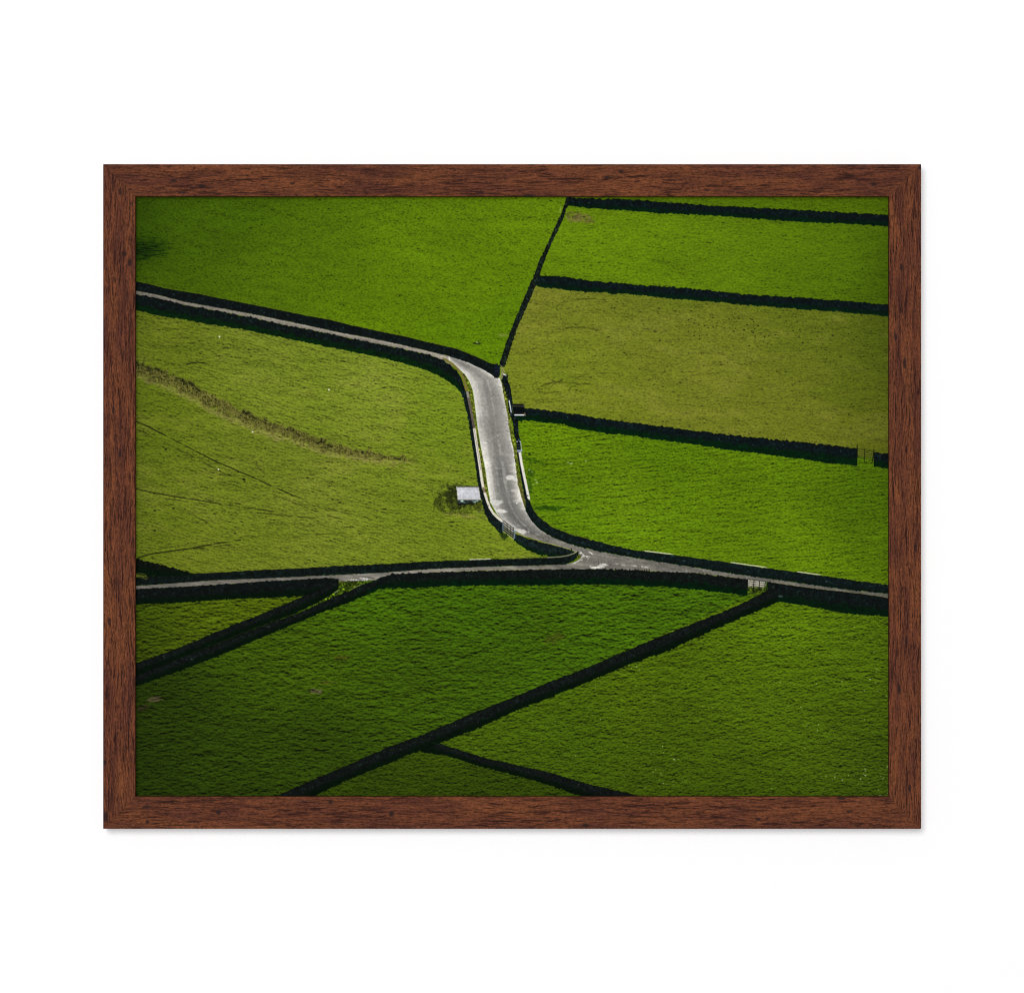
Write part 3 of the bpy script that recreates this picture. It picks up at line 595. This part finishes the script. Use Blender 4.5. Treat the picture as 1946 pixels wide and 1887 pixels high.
# ---- frame rails: mitred mouldings
def wood(name, seed, dots):
    m, nt, bs = new_mat(name); N, Lk = nt.nodes.new, nt.links.new
    tc = N("ShaderNodeTexCoord")
    mp = N("ShaderNodeMapping"); mp.inputs["Scale"].default_value = (1 / S, 1 / S, 1 / S); mp.inputs["Location"].default_value = (0, 0, 0)
    Lk(tc.outputs["Object"], mp.inputs["Vector"])
    P = mp.outputs[0]
    def nz(sx, sy, detail, off, src=None, dist=0.0, rough=.55):
        q = N("ShaderNodeMapping"); q.inputs["Scale"].default_value = (1 / sx, 1 / sy, 1 / sy)
        q.inputs["Location"].default_value = (seed * 37.1 + off, seed * 11.7 + off * 1.7, seed * 5.3)
        Lk(src or P, q.inputs["Vector"])
        t = N("ShaderNodeTexNoise"); t.inputs["Scale"].default_value = 1; t.inputs["Detail"].default_value = detail
        t.inputs["Roughness"].default_value = rough; t.inputs["Distortion"].default_value = dist
        Lk(q.outputs[0], t.inputs["Vector"]); return t.outputs["Fac"]
    def rng_(v, a, b, c=0.0, d=1.0):
        r = N("ShaderNodeMapRange"); r.inputs[1].default_value = a; r.inputs[2].default_value = b
        r.inputs[3].default_value = c; r.inputs[4].default_value = d; Lk(v, r.inputs[0]); return r.outputs[0]
    def mix(f, c1, c2):
        x = N("ShaderNodeMix"); x.data_type = 'RGBA'
        (Lk(f, x.inputs[0]) if not isinstance(f, float) else setattr(x.inputs[0], "default_value", f))
        for c, s in ((c1, x.inputs[6]), (c2, x.inputs[7])):
            if isinstance(c, tuple): s.default_value = c
            else: Lk(c, s)
        return x.outputs[2]
    def mul(a_, b_):
        x = N("ShaderNodeMath"); x.operation = 'MULTIPLY'
        for v, s in ((a_, x.inputs[0]), (b_, x.inputs[1])):
            if isinstance(v, float): s.default_value = v
            else: Lk(v, s)
        return x.outputs[0]
    # wavering grain: shift the across-grain coordinate
    wv = rng_(nz(150, 60, 2, 3.0), 0, 1, -9, 9)
    cb = N("ShaderNodeCombineXYZ"); Lk(wv, cb.inputs[1])
    ad = N("ShaderNodeVectorMath"); ad.operation = 'ADD'; Lk(P, ad.inputs[0]); Lk(cb.outputs[0], ad.inputs[1])
    Q = ad.outputs[0]
    c = mix(rng_(nz(70, 6, 4, 1.0, Q), .34, .66), alb(116, 66, 42), alb(80, 44, 34))
    c = mix(mul(rng_(nz(190, 34, 2, 7.0, Q), .42, .66), .60), c, alb(128, 75, 44))
    c = mix(mul(rng_(nz(120, 26, 2, 17.0, Q), .50, .70), .45), c, alb(74, 40, 36))
    spk = rng_(nz(5.0, 1.9, 2, 9.0, Q, .4), .30, .70, .60, 1.36)
    sc = N("ShaderNodeVectorMath"); sc.operation = 'SCALE'; Lk(c, sc.inputs[0]); Lk(spk, sc.inputs["Scale"]); c = sc.outputs[0]
    fib = rng_(nz(38, 2.2, 3, 12.0, Q, .6, .62), .50, .61)
    gate = rng_(nz(90, 18, 2, 21.0, Q), .36, .56, .5, 1.0)
    c = mix(mul(mul(fib, gate), .92), c, alb(34, 16, 15))
    fib2 = rng_(nz(12, 1.6, 2, 25.0, Q, .3), .56, .66)
    c = mix(mul(fib2, .75), c, alb(42, 20, 18))
    wn = rng_(nz(4, 4, 2, 30.0), 0, 1, -.45, .45)
    for (dx_, dy_, rx, ry) in dots:       # knots and filled holes
        s = N("ShaderNodeVectorMath"); s.operation = 'SUBTRACT'; Lk(P, s.inputs[0]); s.inputs[1].default_value = (dx_, dy_, 0)
        q = N("ShaderNodeVectorMath"); q.operation = 'MULTIPLY'; Lk(s.outputs[0], q.inputs[0]); q.inputs[1].default_value = (1 / rx, 1 / ry, 0)
        l_ = N("ShaderNodeVectorMath"); l_.operation = 'LENGTH'; Lk(q.outputs[0], l_.inputs[0])
        w_ = N("ShaderNodeMath"); w_.operation = 'ADD'; Lk(l_.outputs["Value"], w_.inputs[0]); Lk(wn, w_.inputs[1])
        c = mix(rng_(w_.outputs[0], 1.25, .65, 0.0, .86), c, alb(40, 28, 28))
    Lk(c, bs.inputs["Base Color"])
    bs.inputs["Roughness"].default_value = .7; bs.inputs["Specular IOR Level"].default_value = .05
    bp = N("ShaderNodeBump"); bp.inputs["Strength"].default_value = .25; bp.inputs["Distance"].default_value = .0002
    iv = N("ShaderNodeMath"); iv.operation = 'SUBTRACT'; iv.inputs[0].default_value = 1; Lk(fib, iv.inputs[1])
    Lk(iv.outputs[0], bp.inputs["Height"]); Lk(bp.outputs[0], bs.inputs["Normal"])
    return m

FL, FR, FT, FB = 196.0, 1750.5, 312.5, 1574.5
RW = 61.3 * S
HW, HH = (FR - FL) / 2 * S, (FB - FT) / 2 * S
OX, OZ = ((FL + FR) / 2 - CX) * S, -((FT + FB) / 2 - CY) * S
def rail(angle, half_len, half_off, mat):
    """local x along the rail, local y from the outer edge inwards, local z out of the wall"""
    b = .0005
    prof = [(0, 0), (0, DEPTH - b), (b * .35, DEPTH - b * .35), (b, DEPTH), (RW - b, DEPTH), (RW - b * .3, DEPTH - b * .3), (RW, DEPTH - b),
            (RW, DEPTH - LIP + .0006), (RW - .004, DEPTH - LIP + .0006), (RW - .004, 0)]
    g = .00006
    v = [((half_len - w - g) * s, w, z) for s in (-1, 1) for (w, z) in prof]
    n = len(prof)
    f = [(j, (j + 1) % n, n + (j + 1) % n, n + j) for j in range(n)]
    f += [tuple(range(n - 1, -1, -1)), tuple(range(n, 2 * n))]
    me = bpy.data.meshes.new("rail"); me.from_pydata(v, [], f); me.validate()
    import bmesh
    bm = bmesh.new(); bm.from_mesh(me); bmesh.ops.recalc_face_normals(bm, faces=bm.faces[:]); bm.to_mesh(me); bm.free()
    me.materials.append(mat)
    o = bpy.data.objects.new("rail", me); col.objects.link(o); o.parent = root
    base = Matrix(((1, 0, 0), (0, 0, -1), (0, 1, 0))).to_4x4()      # bottom rail: inwards = up, out = -Y
    T = Matrix.Translation((OX, 0, OZ)) @ Matrix.Rotation(angle, 4, 'Y') @ Matrix.Translation((0, 0, -half_off)) @ base
    o.matrix_local = T
    return o
def loc(side, x, y, rx, ry):              # a mark's place in the drawing -> in its rail's own units
    cx, cy = (FL + FR) / 2, (FT + FB) / 2
    if side == 'bottom': return (x - cx, FB - y, rx, ry)
    if side == 'top': return (-(x - cx), y - FT, rx, ry)
    if side == 'left': return (-(cy - y) * -1 * -1 if False else (y - cy), x - FL, ry, rx)
    return (-(y - cy), FR - x, ry, rx)
D = {
 'top': [(330,343.5,6,2.6),(384,353.5,5,3.4),(346,366.5,10,2.2),(365,358,6,2),(1660,351,6,3),(912,366,9,2),(1155,338,9,2.2),(1005,372,12,2.5),(556,349,6,2),(1180,326,5,3)],
 'bottom': [(280,1561.5,4,4),(1614,1541.5,7,3),(278,1533,9,3),(628,1523,5,3),(744,1546,5,5),(415,1543,5,3.5),(1112,1567,6,3),(1598,1517,9,2.4),(1440,1556,6,3)],
 'left': [(228.5,365,2.6,6),(236,482,4,5),(248.5,387.5,2.4,3),(201,1552,5,11),(198,1449,4,5),(228,862,3,9),(215,780,2,8),(246,500,4,7),(208,1180,3,7)],
 'right': [(1748,318,4,6),(1713,508,3,7),(1719,690,3,11),(1740,1040,3,9),(1709,1310,3,9),(1729,1497,2.5,8),(1702,640,3,7),(1722,1216,2.5,9)],
}
rail(0, HW, HH, wood("stained_wood_lower", 1.0, [loc('bottom', *d) for d in D['bottom']]))
rail(math.pi, HW, HH, wood("stained_wood_upper", 2.3, [loc('top', *d) for d in D['top']]))
rail(math.pi / 2, HH, HW, wood("stained_wood_left", 3.7, [loc('left', *d) for d in D['left']]))  # left rail: same wood colours, only its own grain seed and knots
rail(-math.pi / 2, HH, HW, wood("stained_wood_right", 5.1, [loc('right', *d) for d in D['right']]))  # right rail: same colours again, other seed and knots

# ---- the white wall
wm = bpy.data.meshes.new("wall")
wm.from_pydata([(-4, 0, -1.5), (4, 0, -1.5), (4, 0, 4.5), (-4, 0, 4.5)], [], [(0, 1, 2, 3)])
wall = bpy.data.objects.new("wall", wm); col.objects.link(wall)
wall["kind"] = "structure"; wall["label"] = "plain bright white wall behind the framed picture"; wall["category"] = "wall"
m, nt, bs = new_mat("white_wall_paint")
n_ = nt.nodes.new("ShaderNodeTexNoise"); n_.inputs["Scale"].default_value = 180; n_.inputs["Detail"].default_value = 3
r_ = nt.nodes.new("ShaderNodeMapRange"); r_.inputs[3].default_value = .852; r_.inputs[4].default_value = .864
t_ = nt.nodes.new("ShaderNodeTexCoord"); nt.links.new(t_.outputs["Object"], n_.inputs["Vector"])
nt.links.new(n_.outputs["Fac"], r_.inputs[0])
cc = nt.nodes.new("ShaderNodeCombineColor")
for q in range(3): nt.links.new(r_.outputs[0], cc.inputs[q])
nt.links.new(cc.outputs[0], bs.inputs["Base Color"])
bs.inputs["Roughness"].default_value = .9; bs.inputs["Specular IOR Level"].default_value = .1
wm.materials.append(m)

# ================================================================ LIGHT
w = bpy.data.worlds.new("World"); scn.world = w; w.use_nodes = True
bg = w.node_tree.nodes["Background"]; bg.inputs[0].default_value = (1, 1, 1, 1); bg.inputs[1].default_value = .14
def lamp(name, tx, tz, d, radius, level):
    """round softbox; level = radiance it gives a white wall (albedo 1)"""
    L = bpy.data.lights.new(name, 'AREA'); L.shape = 'DISK'; L.size = 2 * radius
    o = bpy.data.objects.new(name, L); col.objects.link(o)
    p = np.array((tx * d, -d, ZC + tz * d)); o.location = p
    v = np.array((0, 0, ZC)) - p
    from mathutils import Vector
    o.rotation_euler = Vector(v).to_track_quat('-Z', 'Y').to_euler()
    dist = float(np.linalg.norm(v)); cos = d / dist
    L.energy = level * math.pi * math.pi * dist ** 2 / cos
    return o
lamp("key_softbox", -.19, .24, 12.0, 2.6, .60)
lamp("fill_softbox", .02, -.015, 12.0, .6, .47)

# ================================================================ CAMERA
cam = bpy.data.cameras.new("camera"); co_ = bpy.data.objects.new("camera", cam); col.objects.link(co_)
co_.location = (0, -DEPTH - CAMD, ZC); co_.rotation_euler = (math.pi / 2, 0, 0)
cam.sensor_fit = 'HORIZONTAL'; cam.sensor_width = 36; cam.lens = 36 * CAMD / (1946 * S)
cam.clip_start = .05; cam.clip_end = 50
scn.camera = co_
vs = scn.view_settings
vs.view_transform = 'Standard'; vs.look = 'None'; vs.exposure = 0; vs.gamma = 1; vs.use_curve_mapping = False

scn.cycles.use_denoising = False
scn.cycles.filter_width = 1.0
scn.cycles.max_bounces = 4
